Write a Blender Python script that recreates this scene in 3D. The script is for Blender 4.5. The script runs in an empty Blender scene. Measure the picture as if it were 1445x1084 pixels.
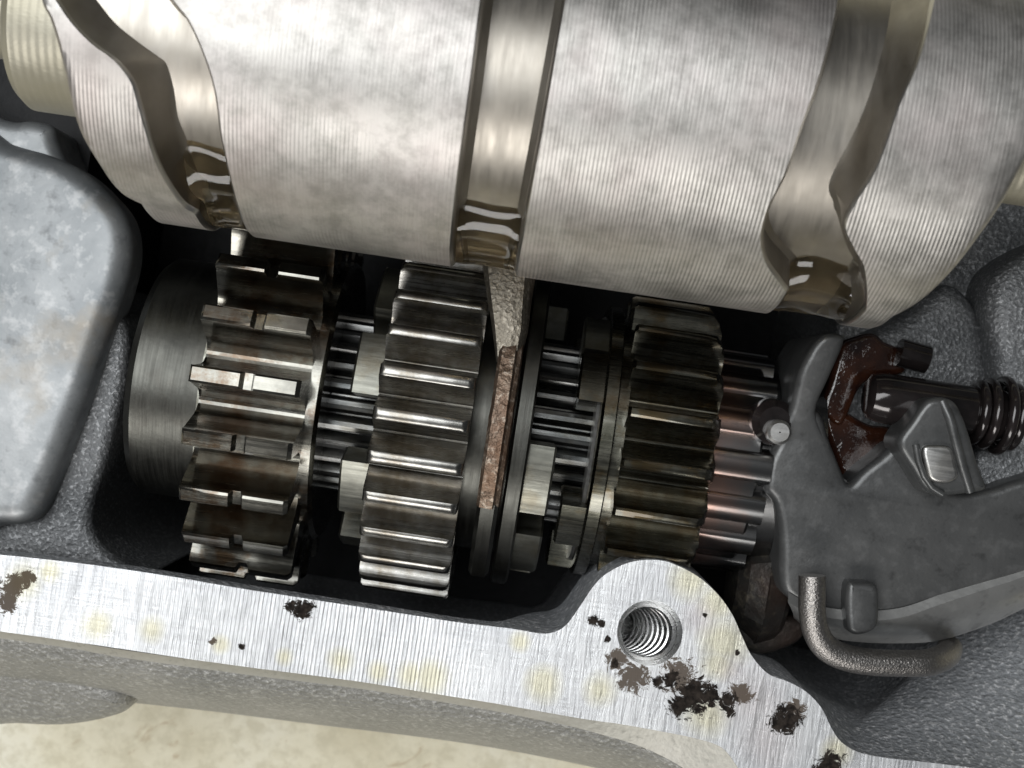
import bpy, bmesh, math, random
from mathutils import Vector, noise
from mathutils.geometry import tessellate_polygon
random.seed(7)
S = 0.00012            # metres per working unit (1 unit = 1 photo pixel at the height of the shaft axis)
F = CAMZ = 1800.0      # focal length in pixels, camera height in units
ROLL = math.radians(8.5)
CS, SN = math.cos(ROLL), math.sin(ROLL)
R_ = math.radians
scn = bpy.context.scene
col = scn.collection

# ------------------------------------------------------------------ camera, light
cd = bpy.data.cameras.new('camera'); cam = bpy.data.objects.new('camera', cd); col.objects.link(cam)
cam.location = (0, 0, CAMZ * S); cam.rotation_euler = (0, 0, ROLL)
cd.sensor_fit = 'HORIZONTAL'; cd.sensor_width = 36.0; cd.lens = 36.0 * F / 1445.0
cd.clip_start = 0.01; cd.clip_end = 20
cd.dof.use_dof = True; cd.dof.focus_distance = 1560 * S; cd.dof.aperture_fstop = 36.0
scn.camera = cam
w = bpy.data.worlds.new('World'); scn.world = w; w.use_nodes = True
bg = w.node_tree.nodes['Background']; bg.inputs[0].default_value = (0.92, 0.96, 1.0, 1); bg.inputs[1].default_value = 0.06
def area(name, loc, target, sx, sy, power, colr=(1, 1, 1)):
    d = bpy.data.lights.new(name, 'AREA'); d.shape = 'RECTANGLE'; d.size = sx; d.size_y = sy; d.energy = power; d.color = colr
    o = bpy.data.objects.new(name, d); col.objects.link(o); o.location = loc
    o.rotation_euler = (Vector(target) - Vector(loc)).to_track_quat('-Z', 'Y').to_euler(); return o
area('window_light', (-0.10, -0.70, 0.60), (0, 0, 0.03), 0.62, 0.26, 3.3, (1.0, 0.98, 0.95))
area('ceiling_light', (-0.28, 0.13, 0.90), (0, 0, 0.0), 0.66, 0.56, 5.4, (0.97, 0.99, 1.0))
scn.view_settings.view_transform = 'Standard'; scn.view_settings.look = 'None'
scn.view_settings.exposure = 0.18; scn.view_settings.gamma = 1.0

# ------------------------------------------------------------------ geometry helpers (all in working units)
def P(x, y, z):
    """the point at height z seen at photo pixel (x, y)"""
    dx, du, k = x - 722.5, 542.0 - y, (CAMZ - z) / F
    return Vector(((dx * CS - du * SN) * k, (dx * SN + du * CS) * k, z))
def catmull(pts, n=6, closed=False):
    out = []; m = len(pts); pts = [Vector(p) for p in pts]
    rng = range(m) if closed else range(m - 1)
    for i in rng:
        p0 = pts[(i - 1) % m] if closed or i > 0 else pts[i]
        p1, p2 = pts[i], pts[(i + 1) % m]
        p3 = pts[(i + 2) % m] if closed or i + 2 < m else p2
        for j in range(n):
            t = j / n
            out.append(0.5 * ((2 * p1) + (p2 - p0) * t + (2 * p0 - 5 * p1 + 4 * p2 - p3) * t * t + (3 * p1 - p0 - 3 * p2 + p3) * t ** 3))
    if not closed: out.append(pts[-1])
    return out
def lerp(a, b, t): return a + (b - a) * t
def smooth(a, b, x):
    t = max(0, min(1, (x - a) / (b - a))); return t * t * (3 - 2 * t)
def interp(tab, x):
    if x <= tab[0][0]: return tab[0][1]
    for (a, b), (c, d) in zip(tab, tab[1:]):
        if x <= c: return b + (d - b) * (x - a) / max(1e-9, c - a)
    return tab[-1][1]
class MB:
    def __init__(s): s.v = []; s.f = []
    def add(s, vs, fs):
        o = len(s.v); s.v += [tuple(v) for v in vs]; s.f += [tuple(i + o for i in f) for f in fs]; return s
    def rows(s, rows, closed=False, cap=False):
        n = len(rows[0]); vs = [p for r in rows for p in r]; fs = []
        for i in range(len(rows) - 1):
            for j in range(n if closed else n - 1):
                k = (j + 1) % n; fs.append((i * n + j, i * n + k, (i + 1) * n + k, (i + 1) * n + j))
        if cap: fs += [tuple(range(n))[::-1], tuple(range((len(rows) - 1) * n, len(rows) * n))]
        return s.add(vs, fs)
    def lathe(s, prof, cy, cz, n=64):
        """profile [(X, r)] turned about the X-parallel axis through (cy, cz)"""
        rows = [[(x, cy - r * math.sin(2 * math.pi * j / n), cz + r * math.cos(2 * math.pi * j / n)) for j in range(n)] for x, r in prof]
        return s.rows(rows, True)
    def lathez(s, prof, cx, cy, n=48):
        return s.rows([[(cx + r * math.cos(2 * math.pi * j / n), cy + r * math.sin(2 * math.pi * j / n), z) for j in range(n)] for r, z in prof], True)
    def tube(s, path, rad, n=14, cap=True):
        path = [Vector(p) for p in path]; rows = []; up = Vector((0, 0, 1))
        for i, p in enumerate(path):
            t = (path[min(i + 1, len(path) - 1)] - path[max(i - 1, 0)]).normalized()
            if abs(t.dot(up)) > .95: up = Vector((0, 1, 0))
            a = t.cross(up).normalized(); b = a.cross(t); r = rad(i / (len(path) - 1)) if callable(rad) else rad
            rows.append([p + (a * math.cos(q) + b * math.sin(q)) * r for q in (2 * math.pi * j / n for j in range(n))])
        return s.rows(rows, True, cap)
ORG = {}
def obj(name, mb, mat, parent=None, origin=None, flat=False, sharp=38, mesh=None):
    if mesh is None:
        if origin is None:
            origin = ORG[parent.name] if parent else (sum(v[0] for v in mb.v) / len(mb.v), sum(v[1] for v in mb.v) / len(mb.v), min(v[2] for v in mb.v))
        o3 = Vector(origin)
        me = bpy.data.meshes.new(name); me.from_pydata([(Vector(v) - o3) * S for v in mb.v], [], mb.f); me.update()
        bm = bmesh.new(); bm.from_mesh(me); bmesh.ops.remove_doubles(bm, verts=bm.verts, dist=1e-7)
        bmesh.ops.recalc_face_normals(bm, faces=bm.faces); bm.to_mesh(me); bm.free()
        if not flat:
            me.shade_smooth(); me.set_sharp_from_angle(angle=R_(sharp))
        me.materials.append(mat)
    else: me = mesh; o3 = Vector(origin)
    o = bpy.data.objects.new(name, me); col.objects.link(o)
    if parent: o.parent = parent; o.location = (o3 - Vector(ORG[parent.name])) * S
    else: o.location = o3 * S
    ORG[o.name] = tuple(o3); return o
def tag(o, label, cat, group=None, kind=None):
    o['label'] = label; o['category'] = cat
    if group: o['group'] = group
    if kind: o['kind'] = kind
    return o
def thing(name, loc, label, cat, group=None):
    o = bpy.data.objects.new(name, None); col.objects.link(o); o.empty_display_size = 0.005
    o.location = Vector(loc) * S; ORG[o.name] = tuple(loc); return tag(o, label, cat, group)
def area2(p): return sum(p[i][0] * p[(i + 1) % len(p)][1] - p[(i + 1) % len(p)][0] * p[i][1] for i in range(len(p)))
def inset(poly, d):
    n = len(poly); sgn = 1 if area2(poly) > 0 else -1; out = []
    for i in range(n):
        a, b, c = Vector(poly[i - 1][:2]), Vector(poly[i][:2]), Vector(poly[(i + 1) % n][:2])
        e = ((b - a).normalized() + (c - b).normalized()); e = e.normalized() if e.length > 1e-6 else (b - a).normalized()
        q = b + Vector((-e.y, e.x)) * d * sgn; out.append((q.x, q.y))
    return out
def slab(pts, ztop, zbot, bev=8, n=5, tilt=(0, 0), segs=4, draft=0.0, sm=True):
    """a solid traced from a photo outline at height ztop, edges rounded, sides down to zbot"""
    px = catmull([(x, y, 0) for x, y in pts], n, True) if sm else [Vector((x, y, 0)) for x, y in pts]
    base = [P(p.x, p.y, ztop) for p in px]; cx = sum(p.x for p in base) / len(base); cy = sum(p.y for p in base) / len(base)
    dz = lambda x, y: (x - cx) * tilt[0] + (y - cy) * tilt[1]
    out = [(p.x, p.y) for p in base]; m = MB(); rows = []
    rows.append([(x, y, zbot) for x, y in inset(out, -draft * (ztop - zbot))])
    for k in range(segs + 1):
        a = math.pi / 2 * k / segs
        q = inset(out, bev * (1 - math.cos(a))) if k else out
        rows.append([(x, y, ztop - bev + bev * math.sin(a) + dz(x, y)) for x, y in q])
    m.rows(rows, True); top = rows[-1]
    tris = tessellate_polygon([[Vector((x, y, 0)) for x, y, z in top]]); m.add(top, tris); return m
def box(x0, x1, y0, y1, z0, z1):
    v = [(x, y, z) for x in (x0, x1) for y in (y0, y1) for z in (z0, z1)]
    return MB().add(v, [(0, 1, 3, 2), (4, 6, 7, 5), (0, 4, 5, 1), (2, 3, 7, 6), (0, 2, 6, 4), (1, 5, 7, 3)])
def arcblock(x0, x1, r0, r1, a0, a1, cy, cz, n=8, bev=3):
    """block between two radii and two angles (from +Z towards -Y) about the X-parallel axis"""
    rows = []
    for X, e in ((x0, bev), (x0 + bev, 0), (x1 - bev, 0), (x1, bev)):
        da = e / r1; ring = []
        for j in range(n + 1):
            a = R_(lerp(a0, a1, j / n)); a = max(R_(a0) + da, min(R_(a1) - da, a)); ring.append((X, cy - (r1 - e) * math.sin(a), cz + (r1 - e) * math.cos(a)))
        for j in range(n, -1, -1):
            a = R_(lerp(a0, a1, j / n)); a = max(R_(a0) + da, min(R_(a1) - da, a)); ring.append((X, cy - r0 * math.sin(a), cz + r0 * math.cos(a)))
        rows.append(ring)
    return MB().rows(rows, True, True)

# ------------------------------------------------------------------ materials
class NT:
    def __init__(s, name):
        s.m = bpy.data.materials.new(name); s.m.use_nodes = True; s.t = s.m.node_tree; s.b = s.t.nodes['Principled BSDF']
        s.co = s.t.nodes.new('ShaderNodeTexCoord').outputs['Object']
    def n(s, typ, ins=None, **kw):
        d = s.t.nodes.new(typ)
        for k, v in kw.items(): setattr(d, k, v)
        for k, v in (ins or {}).items():
            if hasattr(v, 'is_output'): s.t.links.new(v, d.inputs[k])
            else: d.inputs[k].default_value = v
        return d
    def mapping(s, scale, loc=(0, 0, 0), rot=(0, 0, 0)):
        return s.n('ShaderNodeMapping', {'Vector': s.co, 'Scale': scale, 'Location': loc, 'Rotation': rot}).outputs[0]
    def noise(s, scale, detail=4, rough=.55, stretch=None, dist=0, loc=(0, 0, 0), rot=(0, 0, 0)):
        v = s.mapping(stretch or (1, 1, 1), loc, rot)
        return s.n('ShaderNodeTexNoise', {'Vector': v, 'Scale': scale, 'Detail': detail, 'Roughness': rough, 'Distortion': dist}).outputs['Fac']
    def ramp(s, fac, stops):
        d = s.n('ShaderNodeValToRGB', {'Fac': fac}); e = d.color_ramp.elements
        while len(e) < len(stops): e.new(.5)
        for q, (p, c) in zip(e, stops): q.position = p; q.color = (c, c, c, 1) if isinstance(c, (int, float)) else (*c, 1)
        return d.outputs[0]
    def mix(s, f, a, b, typ='MIX'):
        d = s.n('ShaderNodeMix', data_type='RGBA', blend_type=typ)
        for i, v in ((0, f), (6, a), (7, b)):
            if hasattr(v, 'is_output'): s.t.links.new(v, d.inputs[i])
            else: d.inputs[i].default_value = v if i == 0 else (*v, 1) if len(v) == 3 else v
        return d.outputs[2]
    def math(s, op, a, b=0.0, c=None):
        d = s.n('ShaderNodeMath', operation=op)
        for i, v in enumerate((a, b) if c is None else (a, b, c)):
            if hasattr(v, 'is_output'): s.t.links.new(v, d.inputs[i])
            else: d.inputs[i].default_value = v
        return d.outputs[0]
    def set(s, **kw):
        for k, v in kw.items():
            k = {'color': 'Base Color', 'metal': 'Metallic', 'rough': 'Roughness', 'coat': 'Coat Weight', 'coatr': 'Coat Roughness', 'tint': 'Coat Tint', 'trans': 'Transmission Weight', 'ior': 'IOR', 'spec': 'Specular IOR Level', 'aniso': 'Anisotropic'}[k]
            if hasattr(v, 'is_output'): s.t.links.new(v, s.b.inputs[k])
            else: s.b.inputs[k].default_value = (*v, 1) if isinstance(v, tuple) and len(v) == 3 else v
        return s
    def bump(s, *layers):
        prev = None
        for h, strength, dist in layers:
            ins = {'Height': h, 'Strength': strength, 'Distance': dist}
            if prev: ins['Normal'] = prev
            prev = s.n('ShaderNodeBump', ins).outputs[0]
        s.t.links.new(prev, s.b.inputs['Normal']); return s
M = {}
def lines_x(t, period, wob=0.0):
    x = t.n('ShaderNodeSeparateXYZ', {'Vector': t.co}).outputs[0]
    ph = t.math('MULTIPLY', x, 2 * math.pi / period)
    if wob: ph = t.math('ADD', ph, t.math('MULTIPLY', t.noise(60, 2), wob))
    return t.math('SINE', ph)
# turned steel of the drum
t = NT('turned_steel'); a = t.noise(45, 6, .65); b = t.noise(260, 5, .7); ln = lines_x(t, 0.00050, 1.5)
fine = t.noise(500, 3, .6, (6, .25, .25))
c1 = t.ramp(a, [(.3, (.46, .44, .42)), (.5, (.60, .58, .55)), (.7, (.66, .62, .60))])
c2 = t.mix(t.ramp(b, [(.36, .55), (.58, 0)]), c1, (.27, .26, .24))
c2 = t.mix(t.ramp(t.noise(30, 4, .6, loc=(7, 3, 2)), [(.5, 0), (.68, .5)]), c2, (.62, .54, .52))
t.set(color=c2, metal=1.0, rough=t.ramp(t.noise(90, 5, .6), [(.3, .42), (.7, .58)]))
zz = t.n('ShaderNodeSeparateXYZ', {'Vector': t.co}).outputs[2]
wear = t.ramp(t.math('ADD', t.math('MULTIPLY', t.math('SUBTRACT', zz, .0445), 160.0), t.math('MULTIPLY', t.math('SUBTRACT', t.noise(40, 4, .6), .5), 2.4)), [(.0, 1), (.75, .10)])
amp = t.math('MULTIPLY', ln, wear)
t.bump((amp, .22, .00012), (fine, .12, .0002), (b, .16, .0002)); M['drum'] = t.m
t = NT('polished_groove_edge'); t.set(color=(.66, .64, .61), metal=1.0, rough=.30).bump((t.noise(300, 3), .06, .0003)); M['groove_edge'] = t.m
# groove floors
t = NT('burnished_groove_steel'); a = t.noise(70, 4, .6, (1, 1, 1)); st = t.noise(260, 4, .6, (3, .3, .3))
c1 = t.ramp(a, [(.3, (.30, .275, .24)), (.52, (.42, .39, .345)), (.72, (.52, .495, .455))])
t.set(color=c1, metal=1.0, rough=t.ramp(st, [(.3, .34), (.7, .50)])).bump((st, .08, .0002)); M['groove'] = t.m
def steel(name, lo, hi, stain, r0, r1, stw, brush=(.2, 4, 4), coat=0.0):
    t = NT(name); a = t.noise(110, 5, .6); br = t.noise(420, 4, .65, brush); sp = t.noise(170, 5, .7, loc=(3, 1, 7))
    c = t.mix(t.ramp(a, [(.35, 0), (.65, 1)]), lo, hi)
    c = t.mix(t.math('MULTIPLY', t.ramp(sp, [(.48, 0), (.62, 1)]), stw), c, stain)
    t.set(color=c, metal=1.0, rough=t.ramp(br, [(.3, r0), (.7, r1)])).bump((br, .09, .00022), (a, .10, .0004), (t.noise(700, 3, .6), .07, .0002)); t.set(coat=coat, coatr=.06); return t
steel('oiled_gear_steel', (.075, .072, .062), (.22, .215, .188), (.07, .036, .012), .18, .30, .8, coat=.7); M['gear_a'] = bpy.data.materials['oiled_gear_steel']
steel('brushed_gear_steel', (.14, .137, .126), (.42, .412, .39), (.11, .08, .04), .22, .36, .55, (.12, 5, 5), .25); M['gear_b'] = bpy.data.materials['brushed_gear_steel']
steel('dark_gear_steel', (.06, .06, .047), (.18, .175, .145), (.07, .045, .015), .18, .36, .7, coat=.6); M['gear_c'] = bpy.data.materials['dark_gear_steel']
steel('shaft_steel', (.08, .085, .085), (.20, .20, .195), (.08, .07, .05), .22, .40, .4); M['shaft'] = bpy.data.materials['shaft_steel']
steel('collar_steel', (.055, .055, .05), (.10, .10, .09), (.05, .045, .04), .30, .44, .3, (6, .2, .2)); M['collar'] = bpy.data.materials['collar_steel']
steel('dog_steel', (.16, .16, .14), (.28, .28, .245), (.14, .12, .08), .28, .46, .5); M['dog'] = bpy.data.materials['dog_steel']
t = NT('copper_stained_steel'); xs = t.n('ShaderNodeSeparateXYZ', {'Vector': t.co}).outputs[0]
cm = t.ramp(t.math('ADD', t.math('MULTIPLY', t.math('SUBTRACT', xs, .0322), 75.0), t.math('MULTIPLY', t.math('SUBTRACT', t.noise(140, 4), .5), 1.2)), [(.05, .9), (.42, 0)])
t.set(color=t.mix(cm, (.17, .17, .17), (.30, .19, .155)), metal=1.0, rough=.24, coat=.3, coatr=.1).bump((t.noise(500, 3, .6, (.2, 4, 4)), .05, .0002)); M['copper'] = t.m
# machined aluminium face: stains and missing skin have their own places on it
def P0(x, y, z):
    dx, du, k = x - 722.5, 542.0 - y, (CAMZ - z) / F
    return ((dx * CS - du * SN) * k, (dx * SN + du * CS) * k, z)
CASE0 = (0, -300, -556)
def spots(t, lst, nz, amp, soft):
    """mask that is 1 inside ragged round spots [(px, py, r px)] on the rim plane"""
    best = None
    for x, y, r in lst:
        p = P0(x, y, 165); c = tuple((p[i] - CASE0[i]) * S for i in range(3))
        d = t.n('ShaderNodeVectorMath', {0: t.co, 1: c}, operation='DISTANCE').outputs['Value']
        q = t.math('SUBTRACT', 1.0, t.math('DIVIDE', d, r * S * .95))
        best = q if best is None else t.math('MAXIMUM', best, q)
    v = t.math('ADD', best, t.math('MULTIPLY', t.math('SUBTRACT', nz, .5), amp))
    return t.ramp(v, [(.0, 0), (soft, 1)])
t = NT('machined_aluminium'); mill = lines_x(t, 0.00062, 6.0); sc = t.noise(330, 5, .7, (3, .30, 1), 1.2, rot=(0, 0, .35)); sc2 = t.noise(420, 4, .7, (.25, 3, 1), .6, rot=(0, 0, .9))
blot = t.noise(75, 5, .6); fi = t.noise(1100, 3, .6); rag = t.noise(560, 6, .78, dist=1.5); rag2 = t.noise(120, 3, .5)
c1 = t.ramp(blot, [(.3, (.66, .67, .69)), (.6, (.84, .85, .86))])
ye = spots(t, [(845, 973, 30), (765, 965, 34), (606, 955, 32), (580, 952, 24), (481, 934, 24), (533, 948, 20), (734, 906, 20), (977, 816, 40), (1013, 848, 36), (1024, 906, 44), (1014, 938, 30), (138, 882, 28), (214, 889, 24), (311, 910, 16), (401, 927, 16), (1000, 1010, 40), (1180, 1062, 26), (30, 822, 34), (70, 808, 20)], rag2, .7, .7)
c2 = t.mix(t.math('MULTIPLY', ye, .62), c1, (.74, .69, .45))
pk = spots(t, [(985, 870, 30), (1060, 990, 60), (1035, 950, 30), (1080, 1040, 60)], rag2, .7, .8); c2 = t.mix(t.math('MULTIPLY', pk, .45), c2, (.60, .53, .53))
br_ = spots(t, [(20, 825, 16), (40, 815, 10), (10, 850, 14), (893, 955, 20), (870, 930, 14), (1046, 978, 16), (1120, 1003, 14), (960, 955, 24), (300, 905, 5)], rag, 4.5, .08); c2 = t.mix(t.math('MULTIPLY', br_, .92), c2, (.075, .05, .03))
dk = spots(t, [(427, 861, 15), (410, 856, 9), (980, 984, 26), (962, 996, 18), (1000, 984, 16), (1027, 990, 14), (1031, 1005, 8), (1110, 1016, 19), (1098, 1022, 12), (1116, 1000, 7), (1172, 1078, 20), (1158, 1086, 12), (837, 875, 8), (848, 880, 6), (856, 903, 6), (868, 936, 6), (946, 960, 12), (930, 962, 9), (1041, 922, 4), (995, 868, 3), (341, 912, 5)], rag, 4.0, .16)
c3 = t.mix(dk, c2, t.ramp(t.noise(900, 4, .7), [(.4, (.010, .008, .007)), (.7, (.045, .036, .03))]))
t.set(color=c3, metal=t.math('SUBTRACT', .85, t.math('MULTIPLY', t.math('MAXIMUM', dk, br_), .85)), rough=t.math('MAXIMUM', t.ramp(sc, [(.3, .32), (.7, .54)]), t.math('MULTIPLY', t.math('MAXIMUM', dk, br_), .85)), spec=t.math('SUBTRACT', .5, t.math('MULTIPLY', t.math('MAXIMUM', dk, br_), .38)))
xx = t.n('ShaderNodeSeparateXYZ', {'Vector': t.co}).outputs[0]
mamp = t.math('MULTIPLY', mill, t.ramp(t.math('ADD', t.math('MULTIPLY', xx, 14.0), .85), [(.05, .25), (.25, 1), (.65, 1), (.9, .05)]))
t.bump((mamp, .30, .00012), (sc, .38, .0003), (sc2, .32, .0002), (fi, .15, .0001), (dk, -.5, .0003)); M['machined'] = t.m
def cast(name, lo, hi, grain, rough, metal, strength, speck=(.9, .9, .9), spw=.25, blotch=None):
    t = NT(name); g = t.noise(grain, 3, .65); a = t.noise(55, 5, .6); v = t.n('ShaderNodeTexVoronoi', {'Vector': t.co, 'Scale': grain * .9}).outputs['Distance']
    c = t.mix(t.ramp(a, [(.3, 0), (.7, 1)]), lo, hi)
    c = t.mix(t.math('MULTIPLY', t.ramp(g, [(.53, 0), (.66, 1)]), spw), c, speck)
    c = t.mix(t.math('MULTIPLY', t.ramp(g, [(.26, 1), (.42, 0)]), .45), c, tuple(q * .3 for q in lo))
    if blotch: c = t.mix(t.ramp(t.noise(42, 5, .6, loc=(4, 2, 1)), [(.5, 0), (.68, blotch[1])]), c, blotch[0])
    t.set(color=c, metal=metal, rough=rough).bump((v, strength * .6, .0004), (g, strength, .0005)); return t
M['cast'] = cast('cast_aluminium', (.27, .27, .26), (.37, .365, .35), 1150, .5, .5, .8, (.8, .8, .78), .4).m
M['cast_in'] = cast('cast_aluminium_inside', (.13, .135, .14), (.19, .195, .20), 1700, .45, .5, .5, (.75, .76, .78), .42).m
M['cast_wall'] = cast('grey_cast_wall', (.34, .355, .375), (.46, .475, .50), 1250, .45, .3, .85, (.98, .98, 1.0), .85).m
M['smooth_cast'] = cast('smooth_cast_aluminium', (.185, .20, .21), (.39, .40, .405), 300, .46, .6, .14, (.55, .55, .55), .35, ((.30, .235, .15), .7)).m
M['bracket'] = cast('dark_sintered_steel', (.085, .087, .088), (.14, .141, .14), 420, .36, .55, .14, (.35, .35, .35), .12).m
M['tab'] = cast('dark_steel_tab', (.09, .094, .094), (.135, .135, .135), 380, .36, .6, .12, (.35, .35, .35), .12).m
M['flange'] = cast('lit_lever_edge', (.28, .28, .275), (.46, .46, .45), 300, .36, .75, .12, (.6, .6, .58), .2).m  # paler than the lever metal: light on the sloping bevel put into colour
M['inside'] = cast('oily_shaded_cavity_metal', (.006, .0065, .0075), (.012, .0125, .014), 500, .5, .0, .2, (.03, .03, .035), .15).set(spec=.2).m  # oily metal taken near black, the cavity's shade put into its colour
M['plug'] = cast('grimy_dark_steel', (.03, .028, .026), (.06, .056, .05), 500, .42, .5, .35, (.22, .19, .14), .35, ((.06, .025, .015), .6)).m
M['edge'] = steel('worn_bright_edge', (.45, .45, .44), (.62, .61, .59), (.3, .28, .24), .30, .45, .3).m
M['thread'] = steel('cut_thread', (.70, .70, .70), (.82, .82, .81), (.1, .09, .08), .24, .34, .0).m
M['lip'] = cast('bead_blasted_lip', (.42, .41, .36), (.52, .50, .45), 900, .5, .4, .2, (.6, .6, .55), .2).m
M['wire'] = cast('blasted_spring_steel', (.32, .30, .285), (.42, .40, .38), 3200, .36, 1.0, .28, (.75, .72, .70), .4).m
t = cast('burnt_fork_steel', (.10, .066, .048), (.20, .145, .105), 900, .42, .75, .55, (.55, .48, .40), .45, ((.16, .065, .025), .8)); M['fork'] = t.m
M['fork_pale'] = cast('forged_steel', (.14, .125, .10), (.24, .215, .175), 1300, .42, .8, .4, (.55, .5, .42), .45, ((.17, .10, .055), .8)).m
t = NT('black_oiled_steel'); g = t.noise(120, 4); t.set(color=t.ramp(g, [(.35, (.012, .010, .010)), (.7, (.045, .035, .034))]), metal=.4, rough=t.ramp(t.noise(300, 3), [(.3, .10), (.7, .26)]), coat=.6, coatr=.08).bump((t.noise(200, 3), .12, .0006)); M['black'] = t.m
t = NT('red_brown_grease'); g = t.noise(160, 4); t.set(color=t.ramp(g, [(.35, (.012, .005, .004)), (.7, (.055, .019, .009))]), metal=0.0, rough=.12, coat=.8, coatr=.05).bump((t.noise(180, 4, .6), .5, .0012)); M['grease'] = t.m
t = NT('amber_oil'); t.set(color=(.94, .79, .52), rough=.02, trans=1.0, ior=1.47).bump((t.noise(90, 1), .10, .0008)); M['oil'] = t.m
t = NT('stained_bench'); a = t.noise(26, 6, .65); b = t.noise(230, 6, .7); s2 = t.noise(70, 5, .7, (1, 1, 1), 2.0)
c = t.ramp(a, [(.3, (.66, .60, .43)), (.5, (.80, .75, .58)), (.7, (.86, .83, .70))])
c = t.mix(t.ramp(b, [(.40, .55), (.55, 0)]), c, (.56, .51, .36)); c = t.mix(t.ramp(s2, [(.62, 0), (.7, .6)]), c, (.42, .30, .16))
t.set(color=c, rough=.55).bump((b, .3, .0006)); M['bench'] = t.m
t = NT('ribbed_journal'); ln = lines_x(t, .0011, 1.0); a = t.noise(60, 4)
t.set(color=t.ramp(a, [(.3, (.36, .33, .245)), (.7, (.50, .475, .39))]), metal=.7, rough=.48).bump((ln, .10, .0002), (t.noise(260, 4, .6, (1, 1.6, 1.6)), .25, .0004)); M['journal'] = t.m

# ------------------------------------------------------------------ setting
bench = obj('workbench_top', box(-9000, 9000, -9000, 9000, -620, -560), M['bench'], origin=(0, 0, -560)); bench['kind'] = 'structure'
tag(bench, 'cream stained workbench surface under the gearbox', 'workbench', kind='structure')

# ------------------------------------------------------------------ gearbox case
RZ = 165
case = thing('gearbox_case', (0, -300, -556), 'open cast aluminium gearbox case with bright machined rim and threaded bolt hole', 'gearbox case')
inner = [(-90, 775), (0, 783), (60, 789), (150, 800), (250, 815), (330, 829), (420, 843), (536, 861), (644, 878), (720, 887), (761, 894), (782, 892), (799, 882), (817, 858), (841, 823), (865, 804), (896, 792), (932, 791), (960, 800), (988, 816), (1013, 839), (1033, 867), (1047, 898), (1061, 926), (1084, 951), (1112, 962), (1137, 976), (1159, 999), (1173, 1027), (1187, 1047), (1210, 1061), (1245, 1069), (1300, 1075), (1360, 1082), (1440, 1092), (1560, 1106)]
outer = [(-90, 878), (0, 891), (100, 905), (173, 917), (346, 941), (500, 961), (600, 977), (700, 993), (820, 1014), (876, 1022), (932, 1032), (977, 1041), (1011, 1051), (1027, 1063), (1041, 1083), (1058, 1105), (1100, 1130), (1200, 1150), (1360, 1170), (1560, 1195)]
lip = [(-90, 888), (0, 901), (100, 915), (173, 928), (346, 952), (500, 971), (600, 987), (700, 1004), (800, 1024), (850, 1037), (900, 1052), (940, 1070), (965, 1085), (985, 1105), (1000, 1130), (1030, 1170), (1100, 1200), (1200, 1215), (1360, 1230), (1560, 1250)]
foot = [(-90, 962), (0, 973), (100, 982), (180, 991), (300, 1004), (450, 1023), (600, 1041), (700, 1056), (780, 1071), (850, 1086), (900, 1100), (940, 1120), (960, 1150), (980, 1185), (1010, 1230), (1060, 1260), (1140, 1270), (1240, 1275), (1380, 1290), (1560, 1310)]
ci = [P(p.x, p.y, RZ) for p in catmull([(x, y, 0) for x, y in inner], 5)]
co = [P(p.x, p.y, RZ) for p in catmull([(x, y, 0) for x, y in outer], 5)]
hc = P(917, 893, RZ); HR = 42.0
hole = [Vector((hc.x + HR * math.cos(2 * math.pi * j / 48), hc.y + HR * math.sin(2 * math.pi * j / 48), RZ)) for j in range(48)]
bevin = [Vector((p.x, p.y, RZ)) for p in ci]
m = MB(); loop = ci + co[::-1]
m.add(loop + hole, tessellate_polygon([loop, hole]))
obj('machined_rim', m, M['machined'], case)['label'] = 'bright machined gasket face with scratches and dark patches'
# inner wall: short vertical drop, then undercut
rows = [ci, [p + Vector((0, 0.8, -3)) for p in ci]]
def drop(p): return lerp(26, 150, smooth(20, 90, p.x))
rows.append([Vector((p.x, p.y + 1.5, RZ - drop(p))) for p in ci])
rows.append([Vector((p.x, p.y - 70, RZ - drop(p) - 12)) for p in ci]); rows.append([Vector((p.x, p.y - 70, -420)) for p in ci])
obj('inner_wall', MB().rows([[tuple(p) for p in r] for r in rows]), M['cast_wall'], case)
cl = [P(p.x, p.y, RZ - 14) for p in catmull([(x, y, 0) for x, y in lip], 5)]
cf = [P(p.x, p.y, -150) for p in catmull([(x, y, 0) for x, y in foot], 5)]
obj('rim_lip', MB().rows([co, [Vector((a.x, a.y - 1, RZ - 4)) for a in co], cl]), M['lip'], case)
rows = [cl]
for k in range(1, 9):
    t_ = k / 8; rows.append([Vector((lerp(a.x, b.x, t_), lerp(a.y, b.y, t_), lerp(a.z, b.z, t_ ** 1.5) )) for a, b in zip(cl, cf)])
rows.append([p + Vector((0, 6, -14)) for p in cf]); rows.append([Vector((p.x, p.y + 30, -556)) for p in cf])
obj('outer_wall', MB().rows(rows), M['cast'], case)
obj('cast_lobe', slab([(-90, 920), (0, 917), (60, 925), (120, 940), (160, 955), (178, 972), (181, 992), (174, 1006), (150, 1022), (100, 1038), (50, 1046), (-10, 1046), (-90, 1044)], 5, -556, 34, 5, (0, .95)), M['cast'], case)
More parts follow.
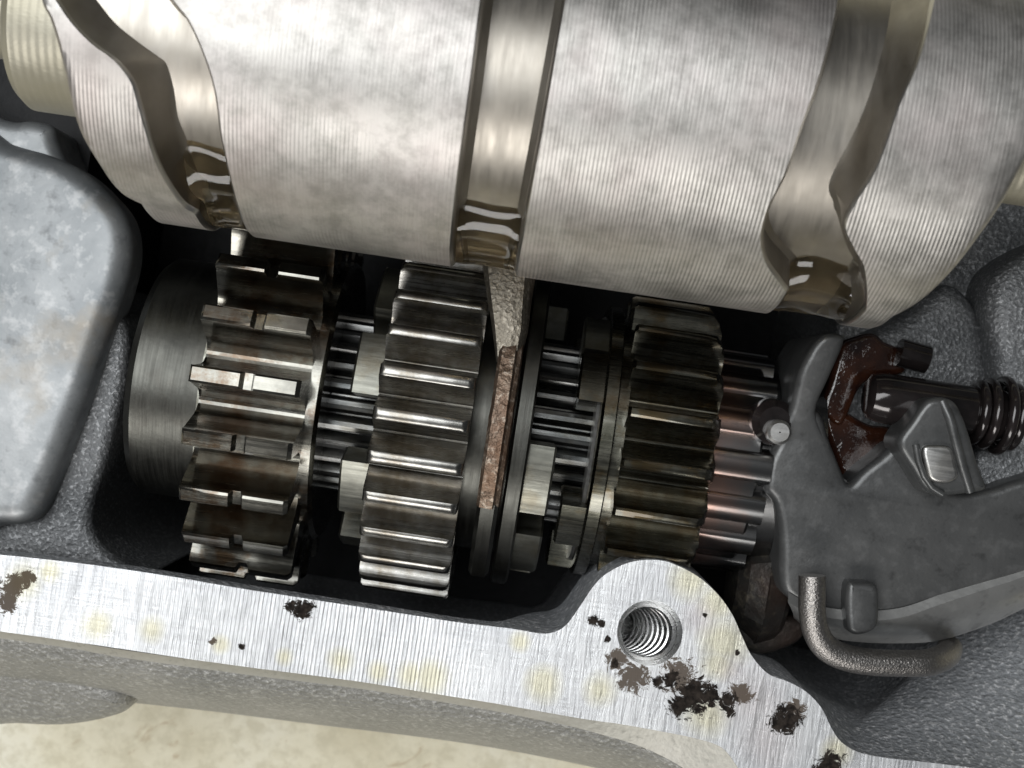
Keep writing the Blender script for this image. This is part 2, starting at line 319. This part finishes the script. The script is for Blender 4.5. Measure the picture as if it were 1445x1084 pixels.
# threaded hole
prof = [(HR, RZ), (HR - 5, RZ - 6), (HR - 5, RZ - 10)]
for k in range(9): prof += [(HR - 9, RZ - 14 - k * 24), (HR - 10, RZ - 26 - k * 24), (HR + 4, RZ - 30 - k * 24), (HR + 4, RZ - 34 - k * 24)]
prof += [(HR - 12, RZ - 236), (1, RZ - 250)]
m = MB(); lean = (P(917 - 36, 893 + 29, RZ) - hc) / 200.0
m.rows([[(hc.x + r * math.cos(q) + lean.x * (RZ - z), hc.y + r * math.sin(q) + lean.y * (RZ - z), z) for q in [2 * math.pi * j / 48 for j in range(48)]] for r, z in prof], True)
obj('threaded_hole', m, M['thread'], case, flat=True)
# raised rings round the hole
# cavity floor and back wall
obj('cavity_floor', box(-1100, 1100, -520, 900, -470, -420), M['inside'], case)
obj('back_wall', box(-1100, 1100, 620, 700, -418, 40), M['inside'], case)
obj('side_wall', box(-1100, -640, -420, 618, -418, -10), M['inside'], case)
# bearing shelf on the left, with walls falling into the cavity
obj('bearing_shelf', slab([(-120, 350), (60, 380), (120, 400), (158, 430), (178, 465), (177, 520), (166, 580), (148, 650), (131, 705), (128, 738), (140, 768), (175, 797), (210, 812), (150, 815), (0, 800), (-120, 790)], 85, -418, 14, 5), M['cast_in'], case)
# rounded cover block
def dome(pts, zt, zb, dome_h, rad, n=5, rings=10, tilt=(0, 0)):
    px = catmull([(x, y, 0) for x, y in pts], n, True); out = [P(p.x, p.y, zb) for p in px]
    c = sum(out, Vector()) / len(out); m = MB(); rows = [[(p.x, p.y, zb - 40) for p in out], [(p.x, p.y, zb) for p in out]]
    H = zt - zb
    for k in range(1, 7):
        a = math.pi / 2 * k / 6; q = inset([(p.x, p.y) for p in out], rad * (1 - math.cos(a)) + 10 * min(1, k))
        rows.append([(x, y, zb + (H - rad * .6) * (1 if k else 0) + rad * .6 * math.sin(a) - (rad * .6) * 0 + (x - c.x) * tilt[0] + (y - c.y) * tilt[1]) for x, y in q])
    last = rows[-1]
    for k in range(1, rings):
        t_ = 1 - k / rings
        rows.append([(c.x + (x - c.x) * t_, c.y + (y - c.y) * t_, z * t_ + (zt) * (1 - t_) + dome_h * (1 - t_ * t_)) for x, y, z in last])
    m.rows(rows, True); m.add(rows[-1], [tuple(range(len(rows[-1])))]); return m
obj('cover_block', slab([(-120, 150), (0, 196), (60, 214), (110, 238), (148, 272), (172, 305), (180, 345), (174, 392), (149, 468), (119, 560), (89, 640), (65, 700), (48, 730), (28, 741), (0, 742), (-120, 738)], 128, 60, 28, 5, (.03, -.03), 6), M['smooth_cast'], case)['label'] = 'smooth rounded grey casting with brown stains'
# saddle that carries the drum's left journal
obj('journal_saddle', slab([(-120, 120), (0, 166), (40, 168), (70, 176), (78, 200), (95, 235), (130, 262), (150, 300), (60, 330), (-120, 300)], 88, -10, 18, 5), M['smooth_cast'], case)
# right end of the case
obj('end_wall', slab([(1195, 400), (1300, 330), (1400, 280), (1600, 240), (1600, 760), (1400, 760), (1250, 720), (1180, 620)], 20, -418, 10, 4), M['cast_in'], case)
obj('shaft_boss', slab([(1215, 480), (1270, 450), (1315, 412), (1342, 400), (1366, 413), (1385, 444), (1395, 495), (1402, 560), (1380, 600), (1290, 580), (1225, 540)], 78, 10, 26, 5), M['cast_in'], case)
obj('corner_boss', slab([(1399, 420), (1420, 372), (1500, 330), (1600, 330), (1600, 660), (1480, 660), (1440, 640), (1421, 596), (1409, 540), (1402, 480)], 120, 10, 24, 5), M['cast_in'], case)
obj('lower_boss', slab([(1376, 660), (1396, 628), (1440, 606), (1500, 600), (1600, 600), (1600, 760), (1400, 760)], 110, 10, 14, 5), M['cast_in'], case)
r0 = [(1061, 926), (1084, 951), (1112, 962), (1137, 976), (1159, 999), (1173, 1027), (1187, 1047), (1210, 1061), (1300, 1075), (1440, 1092), (1560, 1106)]
r1 = [(1080, 935), (1110, 950), (1140, 966), (1165, 982), (1195, 993), (1225, 995), (1255, 985), (1285, 950), (1330, 900), (1440, 850), (1560, 800)]
A_ = [P(p.x, p.y, RZ - 6) for p in catmull([(x, y, 0) for x, y in r0], 5)]; B_ = [P(p.x, p.y, -110) for p in catmull([(x, y, 0) for x, y in r1], 5)]
rows = [[Vector((lerp(a.x, b.x, k / 10), lerp(a.y, b.y, k / 10), lerp(a.z, b.z, (k / 10) ** .8))) for a, b in zip(A_, B_)] for k in range(11)]
rows.append([p + Vector((0, 20, -300)) for p in B_])
obj('sloping_inner_wall', MB().rows(rows), M['cast_wall'], case)

# ------------------------------------------------------------------ shift drum
DY, DZ, DR, DF = 331.0, 357.0, 209.0, 164.0
def hit(x, y, r):
    """(angle, X) where the view ray through a photo pixel meets the drum cylinder of radius r"""
    o = Vector((0, 0, CAMZ)); d = (P(x, y, 0) - o).normalized()
    a = d.y ** 2 + d.z ** 2; b = (o.y - DY) * d.y + (o.z - DZ) * d.z; c = (o.y - DY) ** 2 + (o.z - DZ) ** 2 - r * r
    q = b * b - a * c; t_ = (-b - math.sqrt(q)) / a if q > 0 else -b / a
    p = o + d * t_; return math.atan2(-(p.y - DY), p.z - DZ), p.x
def curve(pts, r):
    t_ = []
    for p in pts:
        a, X = hit(*p, r)
        if not t_ or a > t_[-1][0] + .01: t_.append((a, X))
    fine_ = catmull([(a, X, 0) for a, X in t_], 8); return [(p.x, p.y) for p in fine_]
e0 = curve([(52, -60), (55, 0), (66, 24), (77, 59), (89, 106), (97, 145), (112, 192), (136, 233), (165, 272), (195, 288)], DR)
g1l = curve([(40, -60), (78, 0), (100, 32), (130, 63), (159, 84), (183, 114), (193, 145), (204, 183), (218, 227), (236, 263), (257, 291), (275, 302)], DR)
g1r = curve([(215, -50), (245, 0), (266, 27), (283, 62), (298, 103), (307, 142), (313, 189), (320, 224), (329, 263), (339, 298)], DR)
g1f = curve([(90, -50), (130, 0), (156, 32), (189, 59), (218, 80), (229, 91), (239, 127), (245, 165), (258, 198), (276, 240)], DF)
g2l = curve([(681, -30), (677, 0), (665, 93), (656, 160), (645, 245), (634, 350)], DR)
g2r = curve([(803, -30), (798, 0), (779, 110), (764, 195), (753, 255), (741, 322), (734, 360)], DR)
g3l = curve([(1186, -30), (1182, 0), (1172, 45), (1153, 114), (1128, 183), (1108, 242), (1083, 294), (1073, 335), (1079, 369), (1097, 396), (1109, 412)], DR)
g3r = curve([(1328, -30), (1319, 0), (1298, 83), (1270, 149), (1239, 235), (1206, 290), (1194, 322), (1207, 353), (1220, 378), (1224, 415), (1223, 436)], DR)
g3f = curve([(1268, -30), (1265, 0), (1249, 83), (1222, 166), (1187, 235), (1176, 266), (1184, 290), (1199, 341), (1210, 365)], DF)
e1 = curve([(1548, -40), (1530, 30), (1500, 120), (1445, 235), (1418, 285), (1382, 338), (1346, 385), (1304, 426), (1262, 450)], DR)
angs = [R_(a) for a in list(range(-180, -60, 10)) + [x * 1.25 - 60 for x in range(0, 128)] + list(range(100, 181, 10))]
def ring(a):
    L0, A, B, FA = interp(e0, a), interp(g1l, a), interp(g1r, a), interp(g1f, a)
    C_, D_ = interp(g2l, a), interp(g2r, a); E_, G_, FG = interp(g3l, a), interp(g3r, a), interp(g3f, a); L1 = interp(e1, a)
    FA = max(A + 3, min(B - 30, FA)); FG = min(G_ - 3, max(E_ + 30, FG)); b = 3.4
    L0 = min(L0, A - 12); L1 = max(L1, G_ + 25)
    s = [(L0 + 14, DR - 26), (L0 + 3, DR - 9), (L0 + 2, DR - 3), (L0 + 6, DR)]
    def land(x0, x1, n): return [(lerp(x0, x1, k / n), DR) for k in range(n + 1)]
    def groove(x0, x1, f0, f1):
        return [(x0 + b * .6, DR - b * .6), (x0 + b, DR - b * 1.6), (f0 - 2, DF + 6), (f0 + 5, DF)] + [(lerp(f0 + 5, f1 - 5, k / 6), DF) for k in range(1, 7)] + [(f1 + 2, DF + 6), (x1 - b, DR - b * 1.6), (x1 - b * .6, DR - b * .6)]
    l1 = land(max(L0 + 7, min(L0 + 12, A - 3)), A, 4); o1 = groove(A, B, FA, B - 4); l2 = land(B, C_, 8); o2 = groove(C_, D_, C_ + 6, D_ - 6)
    l3 = land(D_, E_, 8); o3 = groove(E_, G_, E_ + 5, FG); l4 = land(G_, L1 - 8, 6); s2 = [(L1 - 3, DR - 2), (L1, DR - 6), (L1 - 3, DR - 14), (L1 - 14, DR - 30)]
    full = s + l1 + o1 + l2 + o2 + l3 + o3 + l4 + s2
    n0 = len(s) + len(l1); n1 = n0 + len(o1) + len(l2); n2 = n1 + len(o2) + len(l3)
    return full, (n0, n0 + len(o1)), (n1, n1 + len(o2)), (n2, n2 + len(o3))
drum = thing('shift_drum', (0, DY, DZ - DR), 'large turned steel gear selector drum with three winding cam grooves lying above the gears', 'selector drum')
rows = []; idx = None
for a in angs:
    full, *idx = ring(a); rows.append([(x, DY - r * math.sin(a), DZ + r * math.cos(a)) for x, r in full])
n = len(rows[0]); body, floors = MB(), MB(); vs = [p for r in rows for p in r]; bf, gf, ef = [], [], []
for i in range(len(rows) - 1):
    for j in range(n - 1):
        f_ = (i * n + j, i * n + j + 1, (i + 1) * n + j + 1, (i + 1) * n + j)
        (gf if any(a0 + 1 <= j < a1 - 2 for a0, a1 in idx) else ef if any(j in (a0 - 1, a0, a1 - 2, a1 - 1) for a0, a1 in idx) else bf).append(f_)
for k in (0, n - 1):
    bf.append(tuple(i * n + k for i in range(len(rows) - 1)))
def compact(fs):
    used = sorted({i for f_ in fs for i in f_}); mp = {u: k for k, u in enumerate(used)}
    return MB().add([vs[u] for u in used], [tuple(mp[i] for i in f_) for f_ in fs])
obj('drum_body', compact(bf), M['drum'], drum)
for q, (a0, a1) in enumerate(idx):
    gv = obj('cam_groove', compact([f_ for f_ in gf if a0 <= (f_[0] % n) < a1]), M['groove'], drum)
    for js in ((a0 - 1, a0), (a1 - 2, a1 - 1)):
        obj('groove_edge', compact([f_ for f_ in ef if (f_[0] % n) in js]), M['groove_edge'], gv, origin=ORG[drum.name])
Xl = interp(e0, 0.5) + 20
obj('left_journal', MB().lathe([(Xl, 30), (Xl, 104), (Xl - 122, 104), (Xl - 132, 96), (Xl - 132, 52), (Xl - 240, 52)], DY, DZ, 72), M['journal'], drum)
Xr = 440
obj('right_journal', MB().lathe([(Xr, 70), (Xr + 60, 70), (Xr + 62, 46), (Xr + 300, 46)], DY, DZ, 48), M['journal'], drum)
# oil lying in the lower end of each groove
def oil(gl, gr, pad0, pad1, y0, label, xc):
    a0 = hit(xc, y0, DF)[0]; m = MB(); rows = []
    N_, K_ = 26, 14; a1 = R_(101)
    for i in range(N_ + 1):
        a = lerp(a0, a1, i / N_); x0 = interp(gl, a) + pad0; x1 = interp(gr, a) - pad1; row = []
        for k in range(K_ + 1):
            u = k / K_; h = smooth(0, .32, i / N_); cv = (2 * u - 1) ** 4
            r = DF + .6 + (DR - DF - 7) * h * (.62 + .38 * smooth(.3, .9, i / N_)) + (6 * cv * h)
            r = min(r, DR - 5); row.append((lerp(x0, x1, u), r, a - R_(7) * (1 - (2 * u - 1) ** 2) * (1 - i / N_) * .5 + R_(2) * math.sin(5 * u + xc) * (1 - i / N_)))
        rows.append(row)
    pt = lambda x, r, a: (x, DY - r * math.sin(a), DZ + r * math.cos(a))
    top = [[pt(*q) for q in r] for r in rows]; bot = [[pt(q[0], DF - 4, q[2]) for q in r] for r in rows]
    ringrows = [top[i] + bot[i][::-1] for i in range(N_ + 1)]
    o = obj('oil_pool', MB().rows(ringrows, True, True), M['oil']); return tag(o, label, 'oil')
oil(g1l, g1r, 8, 4, 212, 'amber oil pooled in the winding groove beside the rounded grey casting', 300)
oil(g2l, g2r, 5, 5, 292, 'amber oil pooled in the straight middle groove above the brown fork', 690)
oil(g3l, g3r, 6, 4, 372, 'amber oil pooled in the hooked groove above the dark bracket', 1160)

# ------------------------------------------------------------------ gears
GY, GZ = -60.0, 0.0
def polar(x, r, a): return (x, GY - r * math.sin(a), GZ + r * math.cos(a))
def tooth_mesh(N, Rt, h, x0, x1, tipf, rootf, caps, rin):
    """one pitch of the toothed rim: tooth plus half a root on each side, shaped along X by caps [(X, cap on radius)]"""
    p = 2 * math.pi / N; Rr = Rt - h; prof = []
    ht, hr = p * tipf / 2, p * rootf / 2
    prof.append((-p / 2, Rr)); prof.append((-p / 2 + (p / 2 - hr) * .35, Rr + .4))
    for k in range(1, 9):
        u = k / 8; r = Rr + h * u; half = ht + (hr - ht) * (1 - u) ** 1.25 if u > .15 else hr + (p / 2 - hr) * .35 * (1 - u / .15) ** 2 + 0
        if k == 8: r -= 2.2; half = ht + 1.5 / Rt
        prof.append((-half, r))
    prof.append((-ht + 1.2 / Rt, Rt)); prof.append((0, Rt))
    prof = prof + [(-a, r) for a, r in prof[-2::-1]]
    secs = []
    for X, cap in caps: secs.append([(X, min(r, cap), a) for a, r in prof] + [(X, rin, p / 2), (X, rin, -p / 2)])
    return MB().rows([[(x, -r * math.sin(a), r * math.cos(a)) for x, r, a in s] for s in secs], True, True)
def make_gear(name, label, N, Rt, h, x0, x1, tipf, rootf, caps, phase, mat, bmat, bore=118):
    g = thing(name, ((x0 + x1) / 2, GY, GZ), label, 'gear')
    xm = (x0 + x1) / 2; rin = Rt - h - 14
    mb = tooth_mesh(N, Rt, h, x0, x1, tipf, rootf, [(X - xm, c) for X, c in caps], rin)
    first = None
    for k in range(N):
        if first is None: o = obj('tooth', mb, mat, g, origin=(0, 0, 0)); first = o; o.location = (0, 0, 0)
        else: o = first.copy(); col.objects.link(o)
        o.parent = g; o.rotation_euler = (R_(phase) + k * 2 * math.pi / N, 0, 0)
    obj('gear_body', MB().lathe([(x0 + 6, bore), (x0 + 2, bore + 14), (x0 + 2, bore + 30), (x0 + 9, bore + 36), (x0 + 9, rin - 14), (x0 + 3, rin - 4), (x0 + 3, rin + 6), (x1 - 3, rin + 6), (x1 - 3, rin - 4), (x1 - 9, rin - 14), (x1 - 9, bore + 36), (x1 - 2, bore + 30), (x1 - 2, bore + 14), (x1 - 6, bore), (x0 + 6, bore)], GY, GZ, 96), bmat, g)
    return g
x0, x1, Rt = -387, -252, 264; xn = lerp(x0, x1, .52)
caps = [(x0, Rt - 3), (x0 + 3, Rt + 9), (xn - 9, Rt + 9), (xn - 8.5, Rt - 3), (xn - 5, Rt - 10), (xn + 5, Rt - 10), (xn + 8.5, Rt - 3), (xn + 9, Rt + 9), (x1 - 5, Rt + 9), (x1, Rt - 6)]
ga = make_gear('spur_gear', 'steel spur gear with notched thin-crested teeth beside the smooth dark collar', 21, Rt, 68, x0, x1, .23, .58, caps, -37.8, M['gear_a'], M['gear_a'])
obj('shoulder_ring', MB().lathe([(x1 - 4, 120), (x1 - 4, 196), (x1 + 12, 196), (x1 + 17, 190), (x1 + 17, 120)], GY, GZ, 96), M['gear_a'], ga)
x0, x1, Rt = -163, -44, 252
arc = lambda X, s, r, n=5: [(X + s * r * (1 - math.cos(math.pi / 2 * k / n)), Rt - r + r * math.sin(math.pi / 2 * k / n)) for k in range(n + 1)]
gb = make_gear('sliding_gear', 'bright brushed steel gear with many blunt teeth and dog collar beside the brown fork', 29, Rt, 46, x0, x1, .22, .90, arc(x0, 1, 9) + arc(x1, -1, 9)[::-1], -37.5, M['gear_b'], M['gear_c'])
for a in (-50, -18, 32, 75, 140, 200, 260): obj('dog', arcblock(-201 if a != -50 else -190, -158, 150, 196 if a != -50 else 214, a - 12, a + 12, GY, GZ), M['dog'], gb)
obj('fork_collar', MB().lathe([(-46, 120), (-46, 176), (10, 176), (10, 214), (13, 218), (30, 218), (33, 214), (33, 120)], GY, GZ, 96), M['collar'], gb)
for a in (16, 52, 110, 170, 230): obj('dog', arcblock(30, 68, 150, 205, a - 13, a + 13, GY, GZ), M['dog'], gb)
x0, x1, Rt = 149, 270, 210
gc = make_gear('dark_spur_gear', 'dark oily steel gear with chamfered tooth ends next to the copper-tinted shaft', 20, Rt, 52, x0, x1, .15, .80, [(x0, Rt - 5), (x0 + 4, Rt + 9), (x1 - 26, Rt + 5), (x1 - 14, Rt - 2), (x1 - 5, Rt - 12), (x1, Rt - 24)], -49.5, M['gear_c'], M['gear_c'])
obj('dog_ring', MB().lathe([(118, 120), (118, 186), (121, 190), (136, 190), (138, 186), (138, 176), (152, 176), (152, 120)], GY, GZ, 96), M['gear_c'], gc)
obj('thrust_ring', MB().lathe([(112, 120), (112, 170), (116, 173), (119, 170), (119, 120)], GY, GZ, 96), M['edge'], gc)
for a in (-52, -28, 38, 100, 160, 220): obj('dog', arcblock(84, 121, 135, 184, a - 11, a + 11, GY, GZ), M['dog'] if a == -52 else M['gear_c'], gc)

# ------------------------------------------------------------------ splined shaft and collars on it
shaft = thing('splined_shaft', (0, GY, GZ), 'dark splined gearbox shaft running through the three gears', 'shaft')
def spline(N, Ro, Ri, x0, x1, tip=.5):
    p = 2 * math.pi / N; ringp = []
    for k in range(N):
        a = k * p; ringp += [(a - p * .46, Ri), (a - p * tip * .56, Ro - 3), (a - p * tip * .42, Ro), (a, Ro + 1), (a + p * tip * .42, Ro), (a + p * tip * .56, Ro - 3), (a + p * .46, Ri)]
    return MB().rows([[polar(X, r, a) for a, r in ringp] for X in (x0, x1)], True, True)
obj('splines', spline(28, 124, 108, -252, 150), M['shaft'], shaft, sharp=20)
obj('shaft_end', MB().lathe([(268, 100), (268, 146), (272, 150), (330, 150), (334, 146), (334, 138), (420, 138), (420, 90)], GY, GZ, 96), M['copper'], shaft)
obj('pinion_splines', spline(16, 155, 138, 266, 348, .56), M['copper'], shaft, sharp=45)
collar = thing('bearing_collar', (-440, GY, GZ), 'smooth dark satin steel collar on the shaft beside the rounded grey casting', 'collar')
obj('sleeve', MB().lathe([(-392, 100), (-392, 160), (-396, 166), (-482, 166), (-492, 158), (-494, 120), (-494, 60)], GY, GZ, 96), M['collar'], collar)
obj('washer', MB().lathe([(-388, 110), (-388, 176), (-390, 178), (-394, 178), (-395, 172), (-395, 110)], GY, GZ, 96), M['dog'], collar)

# ------------------------------------------------------------------ shift fork
fork = thing('shift_fork', (-8, GY, GZ + 200), 'brown burnt steel selector fork hanging from the drum between the gears', 'selector fork')
rows = []
for k in range(41):
    a = R_(lerp(-52, 25, k / 40)); r1_ = 236 + 3 * noise.noise((k * .4, 0, 0)); hw = 15 + 1.5 * noise.noise((k * .5, 3, 0)); r1_ -= 4 * smooth(.80, 1, k / 40)
    xc = -7; sec = [(xc - hw, 184), (xc - hw, r1_ - 4), (xc - hw + 4, r1_), (xc + hw * .35, r1_ + 1), (xc + hw * .55, r1_ - 5), (xc + hw - 2, r1_ - 7), (xc + hw, r1_ - 12), (xc + hw, 184)]
    rows.append([polar(X, r, a) for X, r in sec])
obj('fork_arm', MB().rows(rows, True, True), M['fork'], fork, sharp=30)
obj('fork_tip', arcblock(-21, 6, 184, 229, 24, 60, GY, GZ, 14, 5), M['collar'], fork)
rows = []
fl = [(676, 340), (682, 384), (686, 410), (689, 430), (693, 455), (697, 484), (700, 510)]; fr = [(764, 350), (755, 396), (751, 420), (748, 445), (745, 470), (737, 500), (732, 520)]
for k, (l_, r_) in enumerate(zip(fl, fr)):
    z = lerp(205, 214, k / 6); A, B = P(*l_, z), P(*r_, z); C = (A + B) / 2
    rows.append([Vector((A.x, A.y, z - 70)), Vector((A.x, A.y, z - 14)), lerp(A, B, .10) + Vector((0, 0, -3)), lerp(A, B, .45), lerp(A, B, .80) + Vector((0, 0, -1)), lerp(A, B, .90) + Vector((0, 0, -8)), Vector((B.x, B.y, z - 18)), Vector((B.x, B.y, z - 70))])
obj('fork_stem', MB().rows([[tuple(p) for p in r] for r in rows], True, True), M['fork_pale'], fork, sharp=30)

# ------------------------------------------------------------------ selector bracket on the right
br = thing('selector_bracket', tuple(P(1270, 780, 0)), 'dark grey cast selector lever with upright windowed tab beside the bent wire spring', 'lever')
obj('plate', slab([(1154, 582), (1172, 625), (1190, 668), (1199, 682), (1216, 664), (1240, 645), (1268, 624), (1300, 640), (1340, 690), (1394, 690), (1440, 676), (1560, 650), (1560, 768), (1450, 810), (1390, 829), (1330, 848), (1270, 868), (1210, 872), (1150, 864), (1116, 846), (1104, 820), (1102, 758), (1094, 712), (1080, 690), (1083, 655), (1095, 625), (1118, 580)], 150, -60, 12, 5, (0, .08)), M['bracket'], br)
obj('raised_rib', slab([(1182, 473), (1160, 472), (1147, 482), (1136, 500), (1124, 530), (1116, 575), (1100, 618), (1090, 650), (1110, 660), (1150, 660), (1196, 690), (1200, 682), (1175, 628), (1153, 582), (1168, 535), (1186, 486)], 166, 0, 10, 4, (0, .24)), M['bracket'], br)
fa = [(1112, 850), (1150, 868), (1210, 876), (1270, 872), (1330, 852), (1390, 832), (1450, 812), (1560, 770)]
fb = [(1120, 872), (1150, 894), (1200, 905), (1270, 908), (1330, 903), (1400, 880), (1448, 858), (1560, 815)]
fa = [P(p.x, p.y, 146) for p in catmull([(x, y, 0) for x, y in fa], 5)]; fb = [P(p.x, p.y, 96) for p in catmull([(x, y, 0) for x, y in fb], 5)]
obj('bottom_flange', MB().rows([[p + Vector((0, 12, -6)) for p in fa], fa] + [[lerp(a, b, k / 6) + Vector((0, 0, 9 * math.sin(math.pi * k / 6))) for a, b in zip(fa, fb)] for k in range(1, 7)] + [[p + Vector((0, 5, -8)) for p in fb], [p + Vector((0, 30, -160)) for p in fb]]), M['flange'], br)
tb = obj('tab', slab([(1268, 626), (1286, 594), (1303, 568), (1318, 561), (1335, 562), (1349, 570), (1361, 592), (1372, 622), (1384, 660), (1395, 690), (1370, 697), (1335, 700), (1310, 694), (1290, 665)], 205, 140, 9, 4, (0, .1)), M['tab'], br)
obj('tab_ridge', MB().tube([P(*p, z) for p, z in (((1329, 566), 206), ((1340, 590), 210), ((1348, 620), 208), ((1357, 655), 204), ((1369, 694), 198))], 6, 10), M['tab'], tb)
obj('tab_ridge', MB().tube([P(*p, z) for p, z in (((1292, 627), 206), ((1296, 650), 205), ((1304, 672), 203), ((1315, 688), 200), ((1330, 697), 199))], 4.5, 10), M['tab'], tb)
obj('window_reflection', slab([(1303, 632), (1322, 628), (1343, 632), (1349, 655), (1352, 674), (1335, 682), (1315, 678), (1307, 660)], 211, 190, 5, 4), M['edge'], tb)  # bright patch added for the cream reflection in the tab's window
obj('side_block', slab([(1196, 826), (1212, 822), (1232, 824), (1240, 834), (1240, 880), (1226, 894), (1205, 896), (1196, 880)], 168, 100, 8, 4), M['bracket'], br)
# round boss and bright guide pin
gp = thing('guide_pin', tuple(P(1099, 612, 150)), 'small bright round pin end standing beside the copper-tinted shaft', 'pin')
c = P(1100, 610, 175); k0 = MB()
k0.lathez([(1, 178), (12, 178), (15.5, 175), (16, 172), (16, 100), (10, 90)], c.x, c.y, 32); obj('pin_head', k0, M['edge'], gp)
c = P(1094, 596, 160); k0 = MB(); k0.lathez([(1, 160), (20, 160), (29, 152), (31, 140), (31, 40)], c.x, c.y, 32); obj('pin_boss', k0, M['black'], gp)
# dark oily spindle with washers
sp = thing('oily_spindle', tuple(P(1320, 580, 60)), 'black oil-coated spindle with rubber rings behind the upright tab', 'spindle')
A = P(1226, 560, 150); ZS = 135
def lx(px, py, z): return P(px, py, z).x
cy = P(1300, 570, ZS).y
X0, X1 = lx(1222, 560, ZS), lx(1400, 590, ZS)
obj('spindle_rod', MB().lathe([(X0, 1), (X0, 22), (X0 + 5, 29), (X0 + 16, 32), (X0 + 30, 33), (X1 - 14, 33), (X1 + 30, 33)], cy, ZS, 48), M['black'], sp)
for dx, rr in ((-22, 43), (-8, 47), (10, 53), (24, 46)):
    obj('rubber_ring', MB().lathe([(X1 + dx + 7 * math.cos(q) , rr - 7 + 7 * math.sin(q)) for q in [2 * math.pi * j / 12 for j in range(13)]], cy, ZS, 48), M['black'], sp)
# grease-coated latch behind the rib
lt = thing('greasy_latch', tuple(P(1230, 520, 40)), 'red-brown grease-coated latch between the bracket rib and the black spindle', 'latch')
obj('latch_arm', slab([(1186, 488), (1210, 474), (1234, 470), (1250, 482), (1270, 492), (1282, 512), (1274, 528), (1240, 532), (1214, 548), (1190, 600), (1168, 590), (1160, 572), (1170, 540)], 95, 20, 9, 4), M['grease'], lt)
obj('latch_foot', slab([(1160, 588), (1180, 574), (1210, 590), (1230, 600), (1262, 606), (1262, 640), (1232, 664), (1200, 690), (1180, 650)], 90, 20, 10, 4), M['grease'], lt)
obj('latch_stud', MB().tube([P(1268, 497, 105), P(1308, 508, 105)], 19, 20), M['black'], lt)
# hexagon plug
hx = thing('hexagon_plug', tuple(P(1068, 830, 20)), 'dark oily domed hexagon plug beside the threaded boss', 'plug')
pc = P(1068, 826, 10); xa, xb = P(1031, 826, 10).x, P(1104, 826, 10).x
def fac(q): return lerp(1 / math.cos(((q + math.pi / 6) % (math.pi / 3)) - math.pi / 6) * .93, 1, .35)
rows = [[(X, pc.y - r * fac(q) ** e * math.sin(q), 10 + r * fac(q) ** e * math.cos(q)) for q in [2 * math.pi * j / 60 for j in range(60)]] for X, r, e in ((xa, 10, 0), (xa, 46, 0), (xa + 12, 66, 1), (lerp(xa, xb, .50), 82, 1), (lerp(xa, xb, .52), 83, 0), (xb - 8, 72, 0), (xb, 62, 0), (xb, 10, 0))]
m = MB().rows(rows, True, True); obj('plug_head', m, M['plug'], hx, sharp=18)
obj('plug_seat', slab([(1040, 880), (1075, 872), (1110, 868), (1140, 880), (1130, 905), (1100, 920), (1070, 925), (1045, 910)], 40, -100, 12, 4), M['plug'], hx)
# bent wire spring
path = catmull([P(1146, 812, 190), P(1146, 835, 190), P(1146, 862, 188), P(1151, 890, 184), P(1165, 913, 180), P(1190, 927, 176), P(1225, 934, 172), P(1270, 936, 166), P(1310, 935, 156), P(1335, 925, 120), P(1340, 915, 60)], 6)
tag(obj('wire_spring', MB().tube(path, 17.0, 20), M['wire'], sharp=60), 'bent thick wire spring end hooked round the foot of the dark lever', 'spring')
